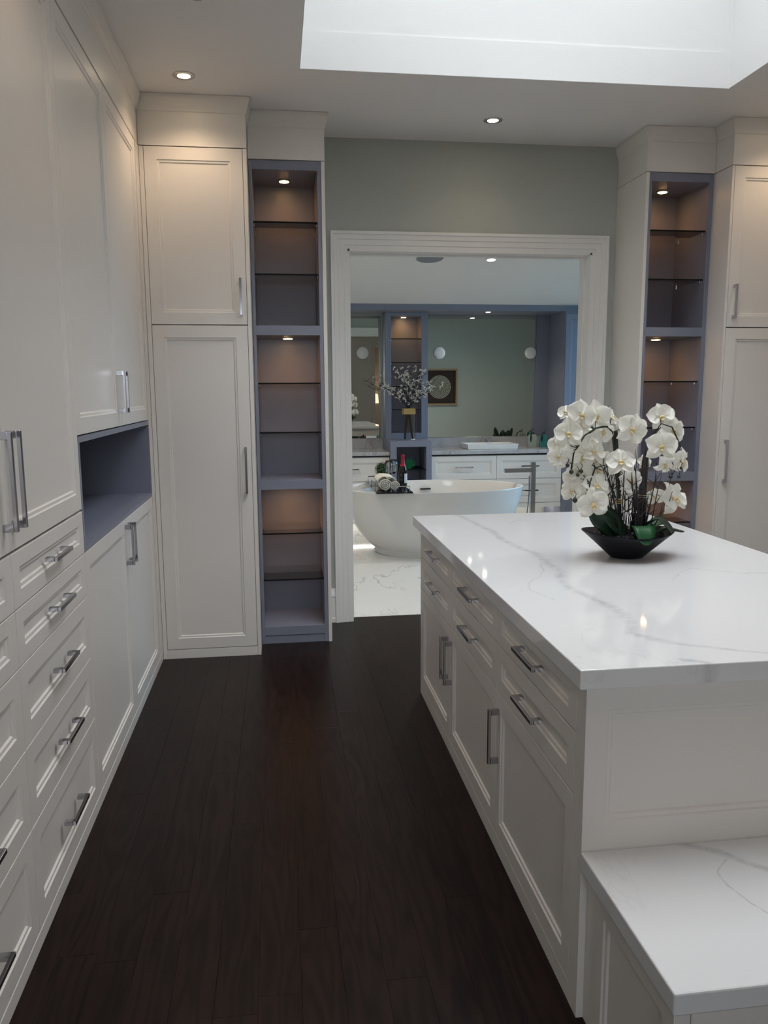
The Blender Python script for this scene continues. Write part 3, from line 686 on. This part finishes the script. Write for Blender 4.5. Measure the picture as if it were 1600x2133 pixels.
# soap dispensers
def soap(lab, x, col):
    y, z = 8.95, .8865
    t = thing('soap_dispenser', lab, 'bottle', (x, y, z))
    rr = lambda h, a: [(x+a*q*.046, y+a*s_*.03, z+h) for q, s_ in ((-1, -.7), (-.8, -1), (.8, -1), (1, -.7), (1, .7), (.8, 1), (-.8, 1), (-1, .7))]
    obj('bottle_body', MB().loops([rr(0, .96), rr(.005, 1), rr(.125, 1), rr(.14, .8), rr(.148, .45)]), plain('soap_'+str(x), col, .18), t, smooth='auto')
    obj('pump_cap', MB().lathe([(.013, .1482), (.013, .165), (.006, .167), (.006, .178), (.015, .180), (.015, .196), (.004, .2)], (x, y, z), 14), CLEAR, t, smooth='auto')
    obj('spout', MB().tube([(x+.010, y-.02, z+.166), (x-.02, y-.034, z+.162), (x-.034, y-.044, z+.142), (x-.037, y-.048, z+.11), (x-.036, y-.048, z+.065)], [.006, .007, .010, .013, .006], 8), BLACK, t, smooth=True)
soap('pale green soap bottle with black spout on the vanity, left of the teal one', 2.937, (.42, .50, .44))
soap('teal soap bottle with black spout at the right end of the vanity', 3.068, (.06, .30, .30))
# green glass ornament in the tower's lower box
t = thing('glass_ornament', 'green leaf-shaped glass ornament in the tower\'s lower box behind the bottle', 'ornament', (1.44, 8.72, .688))
GG = plain('green_glass', (.02, .24, .11), .1)
obj('base', MB().lathe([(.03, 0), (.028, .006), (.006, .012)], (1.44, 8.72, .6885), 16), GG, t)
for k, (a, ln) in enumerate(((-1.1, .08), (-.6, .10), (-.2, .115), (.25, .115), (.65, .105), (1.1, .085))):
    m = MB(); d = Vector((math.sin(a), -.1, math.cos(a))); sd = Vector((math.cos(a), 0, -math.sin(a))); o_ = Vector((1.44, 8.72, .699))
    m.loops([[o_+d*ln*u+sd*wv+Vector((0, yy, 0)) for wv, yy in ((-q, 0), (0, -.006), (q, 0), (0, .006))] for u, q in ((0, .004), (.3, .016), (.6, .021), (.85, .013), (1, .002))])
    obj('leaf', m, GG, t)
# vase with blossom branches
vx, vy, vz = 1.435, 8.72, 1.0045
t = thing('glass_vase', 'clear square glass vase with a burlap band on top of the gray lower box', 'vase', (vx, vy, vz))
q = .062
rr = lambda d, h: [(vx-q+d, vy-q+d, vz+h), (vx+q-d, vy-q+d, vz+h), (vx+q-d, vy+q-d, vz+h), (vx-q+d, vy+q-d, vz+h)]
obj('vase_wall', MB().loops([rr(0, .0005), rr(0, .355), rr(.004, .355), rr(.004, .012)]), CLEAR, t)
m = MB().loops([rr(-.004, .285), rr(-.004, .348), rr(-.001, .348), rr(-.001, .285)], cap0=False, cap1=False)
obj('burlap_band', m, plain('burlap', (.42, .28, .10), .9, bump=.6, bscale=500), t)
t = thing('blossom_branches', 'dark branches with white blossoms standing in the glass vase', 'branches', (vx, vy, vz+.01))
BR = plain('dark_twig', (.018, .014, .013), .7)
tips = [(1.08, 1.66), (1.10, 1.60), (1.17, 1.57), (1.27, 1.74), (1.33, 1.77), (1.40, 1.73), (1.46, 1.78), (1.55, 1.76), (1.62, 1.72), (1.70, 1.63), (1.74, 1.58), (1.66, 1.54)]
bl = MB()
def blossom(p):
    for k in range(5):
        a = Vector((random.gauss(0, 1), random.gauss(0, 1)-.4, random.gauss(0, 1))).normalized(); b = a.cross(Vector((random.random(), .3, .7))).normalized(); s_ = random.uniform(.010, .016)
        bl.add([p, p+a*s_+b*s_*.6, p+a*s_*1.6, p+a*s_-b*s_*.6], [(0, 1, 2, 3)])
for k, (ex, ez) in enumerate(tips):
    sgn = -1 if ex < vx else 1
    foot = Vector((vx-sgn*.045+random.uniform(-.008, .008), vy+random.uniform(-.04, .04), vz+.014)); neck = Vector((vx+random.uniform(-.02, .02), vy+random.uniform(-.03, .03), vz+.35)); ey = vy+random.uniform(-.18, .10)
    tip = Vector((ex, ey, ez)); mid = neck.lerp(tip, .5)+Vector((-(ex-vx)*.12, 0, .04))
    pts = []
    for i in range(9):
        u = i/8; pts.append((neck*(1-u)**2 + mid*2*u*(1-u) + tip*u*u) + Vector((random.uniform(-.006, .006), 0, random.uniform(-.006, .006)))*(0 < i < 8))
    m = MB().tube([foot, foot.lerp(neck, .5)]+pts, [.005, .0048]+[.0045-.0035*i/8 for i in range(9)], 5)
    for i in range(2, 9):
        for _ in range(3 if i > 3 else 2):
            d = Vector((random.uniform(-.05, .05), random.uniform(-.05, .03), random.uniform(-.02, .05))); e_ = pts[i]+d
            m.tube([pts[i], e_], [.002, .001], 4)
            if random.random() < .9: blossom(e_)
    obj('branch', m, BR, t)
obj('blossoms', bl, plain('white_blossom', (.80, .78, .70), .7), t, kind='stuff')

# framed art on the bathroom side of the doorway wall (seen in the wide mirror)
ax, az, ay = 2.645, 1.60, WY1+.001
t = thing('framed_art', 'square framed art with a round pale mosaic on brown, reflected in the wide mirror', 'picture', (ax, ay, az))
h_ = .295
WF = plain('light_oak_frame', (.36, .24, .13), .5)
obj('frame', MB().box(ax-h_, ax+h_, ay, ay+.04, az+h_-.028, az+h_).box(ax-h_, ax+h_, ay, ay+.04, az-h_, az-h_+.028).box(ax-h_, ax-h_+.028, ay, ay+.04, az-h_+.028, az+h_-.028).box(ax+h_-.028, ax+h_, ay, ay+.04, az-h_+.028, az+h_-.028), WF, t)
obj('mat_board', box(ax-h_+.028, ax+h_-.028, ay, ay+.012, az-h_+.028, az+h_-.028), plain('brown_mat', (.035, .018, .014), .8), t)
m = MB()
for ring_ in range(9):
    n = max(1, ring_*6)
    for k in range(n):
        a = 2*math.pi*k/n+ring_*.4; r_ = ring_*.0225
        m.lathe([(.0115, 0), (.010, .006+.004*random.random())], (ax+r_*math.cos(a), ay+.0125, az+r_*math.sin(a)), 6, 'y')
obj('mosaic', m, plain('pale_shell', (.42, .40, .33), .5, var=.3), t, kind='stuff')
# plant by that wall, only its leaves reach into the mirror
t = thing('leafy_plant', 'dark green leafy plant reflected low in the wide mirror', 'plant', (3.62, 5.75, 0))
obj('pot', MB().lathe([(.13, 0), (.15, .01), (.18, .42), (.165, .42), (.15, .38), (.01, .37)], (3.62, 5.75, .0005), 28), plain('gray_pot', (.3, .3, .3), .5), t, smooth='auto')
LG = plain('dark_leaf_green', (.006, .028, .016), .35)
def leaf_mesh(base, tip, side, wd, droop=.0, n=8, th=.002):
    base, tip, side = Vector(base), Vector(tip), Vector(side).normalized(); nn = side.cross(tip-base).normalized(); m = MB(); rings = []
    for i in range(n+1):
        u = i/n; c_ = base.lerp(tip, u) + nn*0 + Vector((0, 0, droop*math.sin(math.pi*u))); w_ = wd*math.sin(math.pi*min(.97, .08+.86*u))**.7
        if i == n: w_ = wd*.12
        rings.append([c_-side*w_+nn*w_*.25, c_-nn*th, c_+side*w_+nn*w_*.25, c_+nn*th])
    return m.loops(rings)
for k in range(11):
    a = k*2.4; r_ = .18+.16*(k % 3)/2; zz = .80+.05*(k % 4)
    tip = (3.62+r_*math.cos(a), 5.80+r_*.5*math.sin(a)+.03, zz); b_ = (3.62+.04*math.cos(a), 5.75+.03*math.sin(a), .46)
    obj('leaf', leaf_mesh(b_, tip, (-math.sin(a), math.cos(a), 0), .06, .06), LG, t, smooth=True)
obj('stem', MB().lathe([(.05, 0), (.03, .10)], (3.62, 5.75, .372), 10), LG, t)

# bedside table and lamp in the bedroom (seen in the left mirror)
t = thing('bedside_table', 'small dark bedside table under the lamp in the bedroom, seen in the left mirror', 'table', (2.72, -3.9, 0))
DK = plain('dark_wood', (.04, .025, .02), .5)
obj('table_top', box(2.46, 2.98, -4.1, -3.7, .56, .60), DK, t)
for a in (2.48, 2.92):
    for b in (-4.08, -3.76): obj('leg', box(a, a+.04, b, b+.04, 0, .5595), DK, t)
obj('drawer', box(2.525, 2.915, -4.07, -3.72, .42, .5595), DK, t)
t = thing('table_lamp', 'table lamp with a glowing warm shade, reflected in the left mirror', 'lamp', (2.66, -3.9, .60))
obj('base', MB().lathe([(.08, 0), (.08, .015), (.02, .03), (.05, .20), (.06, .32), (.02, .48), (.012, .60)], (2.66, -3.9, .6005), 20), plain('lamp_base', (.3, .26, .22), .4), t, smooth=True)
obj('lamp_shade', MB().lathe([(.15, .60), (.13, .86), (.127, .86), (.147, .60)], (2.66, -3.9, .6005), 28), SHADE, t, smooth='auto')
pl = bpy.data.lights.new('lamp_bulb', 'POINT'); pl.energy = 14; pl.color = WARM; pl.shadow_soft_size = .05
po = bpy.data.objects.new('lamp_bulb', pl); COL.objects.link(po); po.parent = t; po.location = (0, 0, .95)

# ================================================================== ORCHID
ox, oy, oz = 1.312, 2.83, CT1
t = thing('potted_orchid', 'white artificial orchid with dark leaves in a black bowl on the island worktop', 'flowers', (ox, oy, oz))
BOWL = plain('matte_black_bowl', (.004, .0045, .008), .45, spec=.22)
pr = [(.061, .0006), (.065, .003), (.093, .028), (.135, .064), (.174, .0965), (.1765, .0995), (.1755, .102), (.172, .1005), (.130, .068), (.10, .058), (.01, .056)]
rings = []
for r_, h in pr:
    rings.append([(ox+r_*math.cos(2*math.pi*i/48), oy+r_*math.sin(2*math.pi*i/48)*.80, oz+h+.007*math.cos(4*math.pi*i/48)*max(0, min(1, (r_-.06)/.11))*(h > .002)) for i in range(48)])
obj('bowl', MB().loops(rings), BOWL, t, smooth='auto')
m = MB()
for i in range(420):
    a = random.random()*6.283; r_ = .145*math.sqrt(random.random()); s_ = random.uniform(.005, .011)
    c_ = Vector((ox+r_*.93*math.cos(a), oy+.70*r_*math.sin(a), oz+.084+random.uniform(-.002, .006)))
    m.loops([[c_+Vector((s_*.6*math.cos(k*1.57+a), s_*.6*math.sin(k*1.57+a), -s_*.4)) for k in range(4)], [c_+Vector((s_*math.cos(k*1.57+a), s_*.8*math.sin(k*1.57+a), s_*.1)) for k in range(4)], [c_+Vector((s_*.5*math.cos(k*1.57+a), s_*.4*math.sin(k*1.57+a), s_*.5)) for k in range(4)]])
m.lathe([(.128, .070), (.140, .082), (.01, .084)], (ox, oy, oz), 24, 'z', 1, .74)
obj('soil_chips', m, plain('black_soil', (.012, .012, .013), .6), t, kind='stuff')
STEM = plain('orchid_stem', (.016, .022, .012), .5)
STAKE = plain('dark_stake', (.010, .010, .010), .6)
obj('stem', MB().tube([(1.283, 2.83, .99), (1.265, 2.83, 1.165), (1.247, 2.83, 1.32), (1.235, 2.83, 1.392), (1.207, 2.81, 1.413), (1.18, 2.79, 1.414), (1.144, 2.77, 1.409), (1.1, 2.76, 1.384), (1.07, 2.75, 1.342), (1.053, 2.74, 1.321), (1.05, 2.74, 1.291), (1.046, 2.74, 1.269), (1.051, 2.74, 1.249)], [.004]*6+[.003]*7, 6), STEM, t, smooth=True)
obj('stem', MB().tube([(1.375, 2.83, .99), (1.378, 2.83, 1.209), (1.38, 2.83, 1.318), (1.396, 2.83, 1.376), (1.417, 2.81, 1.422), (1.461, 2.81, 1.408), (1.498, 2.81, 1.335), (1.508, 2.81, 1.281), (1.46, 2.80, 1.225)], [.004]*4+[.003]*5, 6), STEM, t, smooth=True)
obj('stem', MB().tube([(1.30, 2.85, .99), (1.272, 2.85, 1.13), (1.225, 2.85, 1.24), (1.17, 2.82, 1.26), (1.13, 2.77, 1.21), (1.12, 2.75, 1.16)], .003, 6), STEM, t, smooth=True)
obj('stake', MB().tube([(1.286, 2.84, .99), (1.276, 2.84, 1.138), (1.266, 2.84, 1.256), (1.253, 2.84, 1.394)], [.011, .009, .008, .008], 8), STAKE, t)
obj('stake', MB().tube([(1.360, 2.84, .99), (1.369, 2.84, 1.145), (1.374, 2.84, 1.282), (1.376, 2.84, 1.318)], [.016, .014, .011, .006], 8), plain('brown_stake', (.028, .020, .020), .7), t)
m = MB()
for zz in (1.122, 1.130, 1.138): m.lathe([(.013, -.002), (.0145, 0), (.013, .002)], (1.275, 2.838, zz), 12)
obj('raffia_tie', m, plain('raffia', (.45, .30, .16), .7), t)
m = MB()
for zz in (1.142, 1.150): m.lathe([(.0155, -.002), (.017, 0), (.0155, .002)], (1.369, 2.84, zz), 12)
obj('raffia_tie', m, plain('raffia_dark', (.25, .19, .14), .7), t)
m = MB()
for k in range(34):
    a = random.random()*6.28; r_ = random.uniform(.02, .10); b_ = Vector((ox+r_*math.cos(a)*1.05, oy+.05*math.sin(a), .985))
    hh = random.uniform(.16, .36); lean = Vector((random.uniform(-.05, .05)+(b_.x-ox)*.5, random.uniform(-.03, .05), hh))
    pts = [b_ + lean*u + Vector((random.uniform(-.007, .007), random.uniform(-.006, .006), 0))*(u > 0) for u in (0, .25, .5, .75, 1)]
    m.tube(pts, [.0026, .0024, .002, .0016, .001], 5)
    for _ in range(3):
        p = pts[random.choice((1, 2, 3))]; d = Vector((random.uniform(-.05, .05), random.uniform(-.03, .03), random.uniform(.01, .06)))
        m.tube([p, p+d*.5+Vector((0, 0, .004)), p+d], [.0018, .0014, .0009], 4)
obj('twigs', m, plain('dark_branch', (.020, .016, .018), .7), t, kind='stuff')
OL = plain('orchid_leaf', (.008, .030, .014), .38)
OL2 = plain('orchid_leaf_bright', (.014, .085, .030), .4)
def ribbon_leaf(pts, side, wd, mat, cup=.3):
    P = [Vector(p) for p in pts]; side = Vector(side).normalized(); n = 10; rings = []
    for i in range(n+1):
        u = i/n*(len(P)-1); k = min(int(u), len(P)-2); c_ = P[k].lerp(P[k+1], u-k); uu = i/n
        w_ = wd*(.35+.65*math.sin(math.pi*min(1, uu*1.05)/1.25+.15)) * (1 if uu < .85 else math.sqrt(max(.01, 1-((uu-.85)/.16)**2)))
        t_ = (P[k+1]-P[k]).normalized(); nn = side.cross(t_).normalized()
        rings.append([c_-side*w_+nn*w_*cup, c_-side*w_*.5+nn*w_*cup*.25-nn*.001, c_-nn*.002, c_+side*w_*.5+nn*w_*cup*.25-nn*.001, c_+side*w_+nn*w_*cup, c_+side*w_*.5+nn*w_*cup*.25+nn*.0015, c_+nn*.002, c_-side*w_*.5+nn*w_*cup*.25+nn*.0015])
    obj('leaf', MB().loops(rings), mat, t, smooth=True)
ribbon_leaf([(1.255, 2.80, .995), (1.215, 2.79, 1.04), (1.172, 2.78, 1.075), (1.135, 2.78, 1.12)], (.75, .2, .62), .040, OL)
ribbon_leaf([(1.30, 2.80, .995), (1.255, 2.795, 1.035), (1.225, 2.80, 1.075), (1.20, 2.80, 1.11)], (.8, .3, .5), .034, OL)
ribbon_leaf([(1.355, 2.80, 1.00), (1.335, 2.765, 1.045), (1.325, 2.72, 1.040), (1.322, 2.69, .985)], (1, .05, 0), .046, OL2, -.15)
ribbon_leaf([(1.372, 2.82, 1.00), (1.378, 2.80, 1.05), (1.405, 2.77, 1.070), (1.435, 2.75, 1.035), (1.445, 2.74, 1.015)], (.55, .75, 0), .042, OL, -.2)
ribbon_leaf([(1.40, 2.86, 1.00), (1.44, 2.87, 1.035), (1.475, 2.88, 1.04), (1.512, 2.88, 1.018)], (.15, 1, .35), .036, OL2, -.2)
ribbon_leaf([(1.35, 2.88, 1.0), (1.355, 2.88, 1.04), (1.366, 2.88, 1.075)], (1, .2, 0), .014, OL)
ribbon_leaf([(1.42, 2.83, 1.00), (1.45, 2.82, 1.03), (1.49, 2.81, 1.022), (1.525, 2.80, 1.012)], (.1, 1, .1), .020, OL)

def petal_mat():
    m, nt, b = newmat('orchid_petal'); out = nt.nodes['Material Output']
    b.inputs['Base Color'].default_value = (.86, .85, .80, 1); b.inputs['Roughness'].default_value = .55
    tr = N(nt, 'BsdfTranslucent'); tr.inputs[0].default_value = (.85, .84, .74, 1); mx = N(nt, 'MixShader'); mx.inputs[0].default_value = .3
    L(nt, b.outputs[0], mx.inputs[1]); L(nt, tr.outputs[0], mx.inputs[2]); L(nt, mx.outputs[0], out.inputs[0]); return m
PET = petal_mat()
LIP = plain('orchid_lip', (.70, .56, .30), .5, var=.35)
def petal_data(name, ln, wd, cup, ripple, seed):
    rnd = random.Random(seed); nu, nv = 8, 8; vsx, fs = [], []
    ph = rnd.random()*6
    for i in range(nu+1):
        u = i/nu; wu = wd*(math.sin(math.pi*(.10+.86*u)**.85)**.62 if 0 < u < 1 else .12 if u == 0 else .2)
        for j in range(nv+1):
            v = j/nv*2-1
            z = cup*(v*v*.35) + .10*math.sin(u*2.2) - .16*u*u + ripple*abs(v)*math.sin(7*u+ph+2*v)
            vsx.append((v*wu*ln, (.10+.9*u)*ln - .05*ln*v*v*u, z*ln))
    for i in range(nu):
        for j in range(nv): a = i*(nv+1)+j; fs.append((a, a+1, a+nv+2, a+nv+1))
    me = bpy.data.meshes.new(name); me.from_pydata(vsx, [], fs); me.materials.append(PET)
    for p in me.polygons: p.use_smooth = True
    return me
BIG = [petal_data('petal_broad', 1, .60, .5, .05, s_) for s_ in range(3)]
NAR = [petal_data('petal_narrow', 1, .38, .4, .04, 10+s_) for s_ in range(3)]
def lip_data():
    m = MB(); m.lathe([(.03, -.02), (.13, .05), (.15, .16), (.10, .26), (.03, .30)], (0, 0, 0), 10)
    m.loops([[(x_*wv, -.05-.36*u, .10+.30*u*(1-u)+.22*u) for x_, wv in ((-1, w_), (0, w_), (1, w_))]+[(x_*w_, -.05-.36*u, .07+.30*u*(1-u)+.20*u) for x_ in (1, 0, -1)] for u, w_ in ((0, .07), (.35, .17), (.7, .12), (1, .03))])
    for sx_ in (-1, 1): m.lathe([(.02, 0), (.085, .08), (.09, .18), (.03, .24)], (sx_*.14, -.02, .04), 8)
    me = bpy.data.meshes.new('flower_lip'); me.from_pydata([(a*.78, b*.78, c*.8) for a, b, c in m.v], [], m.f); me.materials.append(LIP)
    for p in me.polygons: p.use_smooth = True
    return me
LIPM = lip_data()
FL = [(1.088, 2.77, 1.457, .048, .15, .1), (1.159, 2.8, 1.453, .045, -.3, -.2), (1.246, 2.86, 1.444, .039, .7, .5), (1.035, 2.75, 1.392, .045, -.2, .2), (1.079, 2.78, 1.361, .043, .2, 0), (1.005, 2.76, 1.311, .034, -.3, 0), (1.055, 2.83, 1.465, .027, -.6, .4), (1.195, 2.82, 1.395, .039, .1, -.3), (1.15, 2.8, 1.319, .043, .3, .5), (1.115, 2.81, 1.301, .041, -.2, .1), (1.289, 2.78, 1.405, .05, .05, 0), (1.234, 2.74, 1.287, .045, -.3, .45), (1.304, 2.81, 1.212, .041, .3, 0), (1.426, 2.83, 1.445, .043, -.2, .2), (1.484, 2.85, 1.394, .043, .1, -.05), (1.394, 2.76, 1.34, .05, -.05, .1), (1.422, 2.78, 1.272, .039, .3, -.5), (1.502, 2.81, 1.277, .047, .55, 0), (1.494, 2.84, 1.133, .060, .45, .35), (1.126, 2.73, 1.137, .05, 0, -.1), (1.076, 2.8, 1.178, .036, -.7, .2), (1.182, 2.83, 1.244, .043, .4, .3), (1.156, 2.78, 1.196, .043, .1, .5), (1.103, 2.81, 1.248, .039, -.3, .2), (1.008, 2.79, 1.349, .03, -.7, 0), (1.224, 2.85, 1.282, .034, .3, .2), (1.447, 2.89, 1.135, .03, -.3, 0), (1.401, 2.9, 1.27, .023, 0, .2), (1.343, 2.86, 1.178, .033, .2, .2), (1.13, 2.84, 1.36, .045, -.1, .3), (1.06, 2.82, 1.30, .042, -.2, .2), (1.17, 2.84, 1.29, .042, .3, .1), (1.12, 2.84, 1.42, .045, .1, .3), (1.15, 2.84, 1.16, .040, .1, .2), (1.09, 2.82, 1.22, .036, -.3, -.1)]
m_st = MB()
for k, (fx, fy, fz, r_, nx, nz) in enumerate(FL):
    nn = Vector((nx, -math.sqrt(max(.15, 1-nx*nx-nz*nz)), nz)).normalized()
    upv = Vector((random.uniform(-.35, .35), 0, 1)); rx = upv.cross(nn).normalized(); uy = nn.cross(rx)
    S = r_*1.30
    o = bpy.data.objects.new('flower', LIPM); COL.objects.link(o); o.parent = t
    mt = Matrix(((rx.x, uy.x, nn.x), (rx.y, uy.y, nn.y), (rx.z, uy.z, nn.z)))
    o.location = Vector((fx, fy, fz)) - WC[t.name]; o.rotation_euler = mt.to_euler(); o.scale = (S, S, S)
    o['label'] = 'yellow-throated white orchid flower'
    for ang, kind_, dz in ((0, 'n', -.03), (130, 'n', -.03), (230, 'n', -.03), (72, 'b', .02), (-72, 'b', .02)):
        p = bpy.data.objects.new('petal', random.choice(BIG if kind_ == 'b' else NAR)); COL.objects.link(p); p.parent = o
        p.location = (0, 0, dz); p.rotation_euler = (random.uniform(-.22, .12), random.uniform(-.12, .12), math.radians(ang+random.uniform(-8, 8)))
        q = random.uniform(.92, 1.06); p.scale = (q, q, q)
    # pedicel back to the nearest arching stem
    tgt = min(((1.235, 2.83, 1.39), (1.144, 2.77, 1.405), (1.07, 2.75, 1.34), (1.05, 2.74, 1.28), (1.17, 2.82, 1.26), (1.13, 2.77, 1.21), (1.38, 2.83, 1.31), (1.417, 2.81, 1.42), (1.498, 2.81, 1.33), (1.46, 2.80, 1.225), (1.27, 2.84, 1.25), (1.375, 2.84, 1.15)), key=lambda q_: (Vector(q_)-Vector((fx, fy, fz))).length)
    c0 = Vector((fx, fy, fz)) - nn*S*.03; c1 = Vector(tgt)
    m_st.tube([c0, c0.lerp(c1, .5)-nn*.01+Vector((0, 0, .006)), c1], .0016, 5)
obj('pedicels', m_st, STEM, t, kind='stuff')
BUD = plain('dark_bud', (.018, .022, .014), .5)
for bx_, by_, bz_, r_ in ((1.074, 2.715, 1.259, .008), (1.062, 2.715, 1.246, .007), (1.415, 2.715, 1.232, .008), (1.447, 2.715, 1.232, .0065), (1.060, 2.73, 1.152, .010), (1.462, 2.73, 1.262, .006), (1.030, 2.735, 1.279, .008), (1.045, 2.735, 1.255, .009)):
    mb_ = MB().lathe([(r_*.2, -r_), (r_*.8, -r_*.5), (r_, 0), (r_*.75, r_*.6), (r_*.2, r_*1.2)], (bx_, by_, bz_), 10)
    mb_.tube([(bx_, by_, bz_+r_), (bx_+.006, by_+.004, bz_+r_+.012), (bx_+.004, by_+.02, bz_+r_+.022)], .0014, 5)
    obj('bud', mb_, BUD, t, smooth=True)
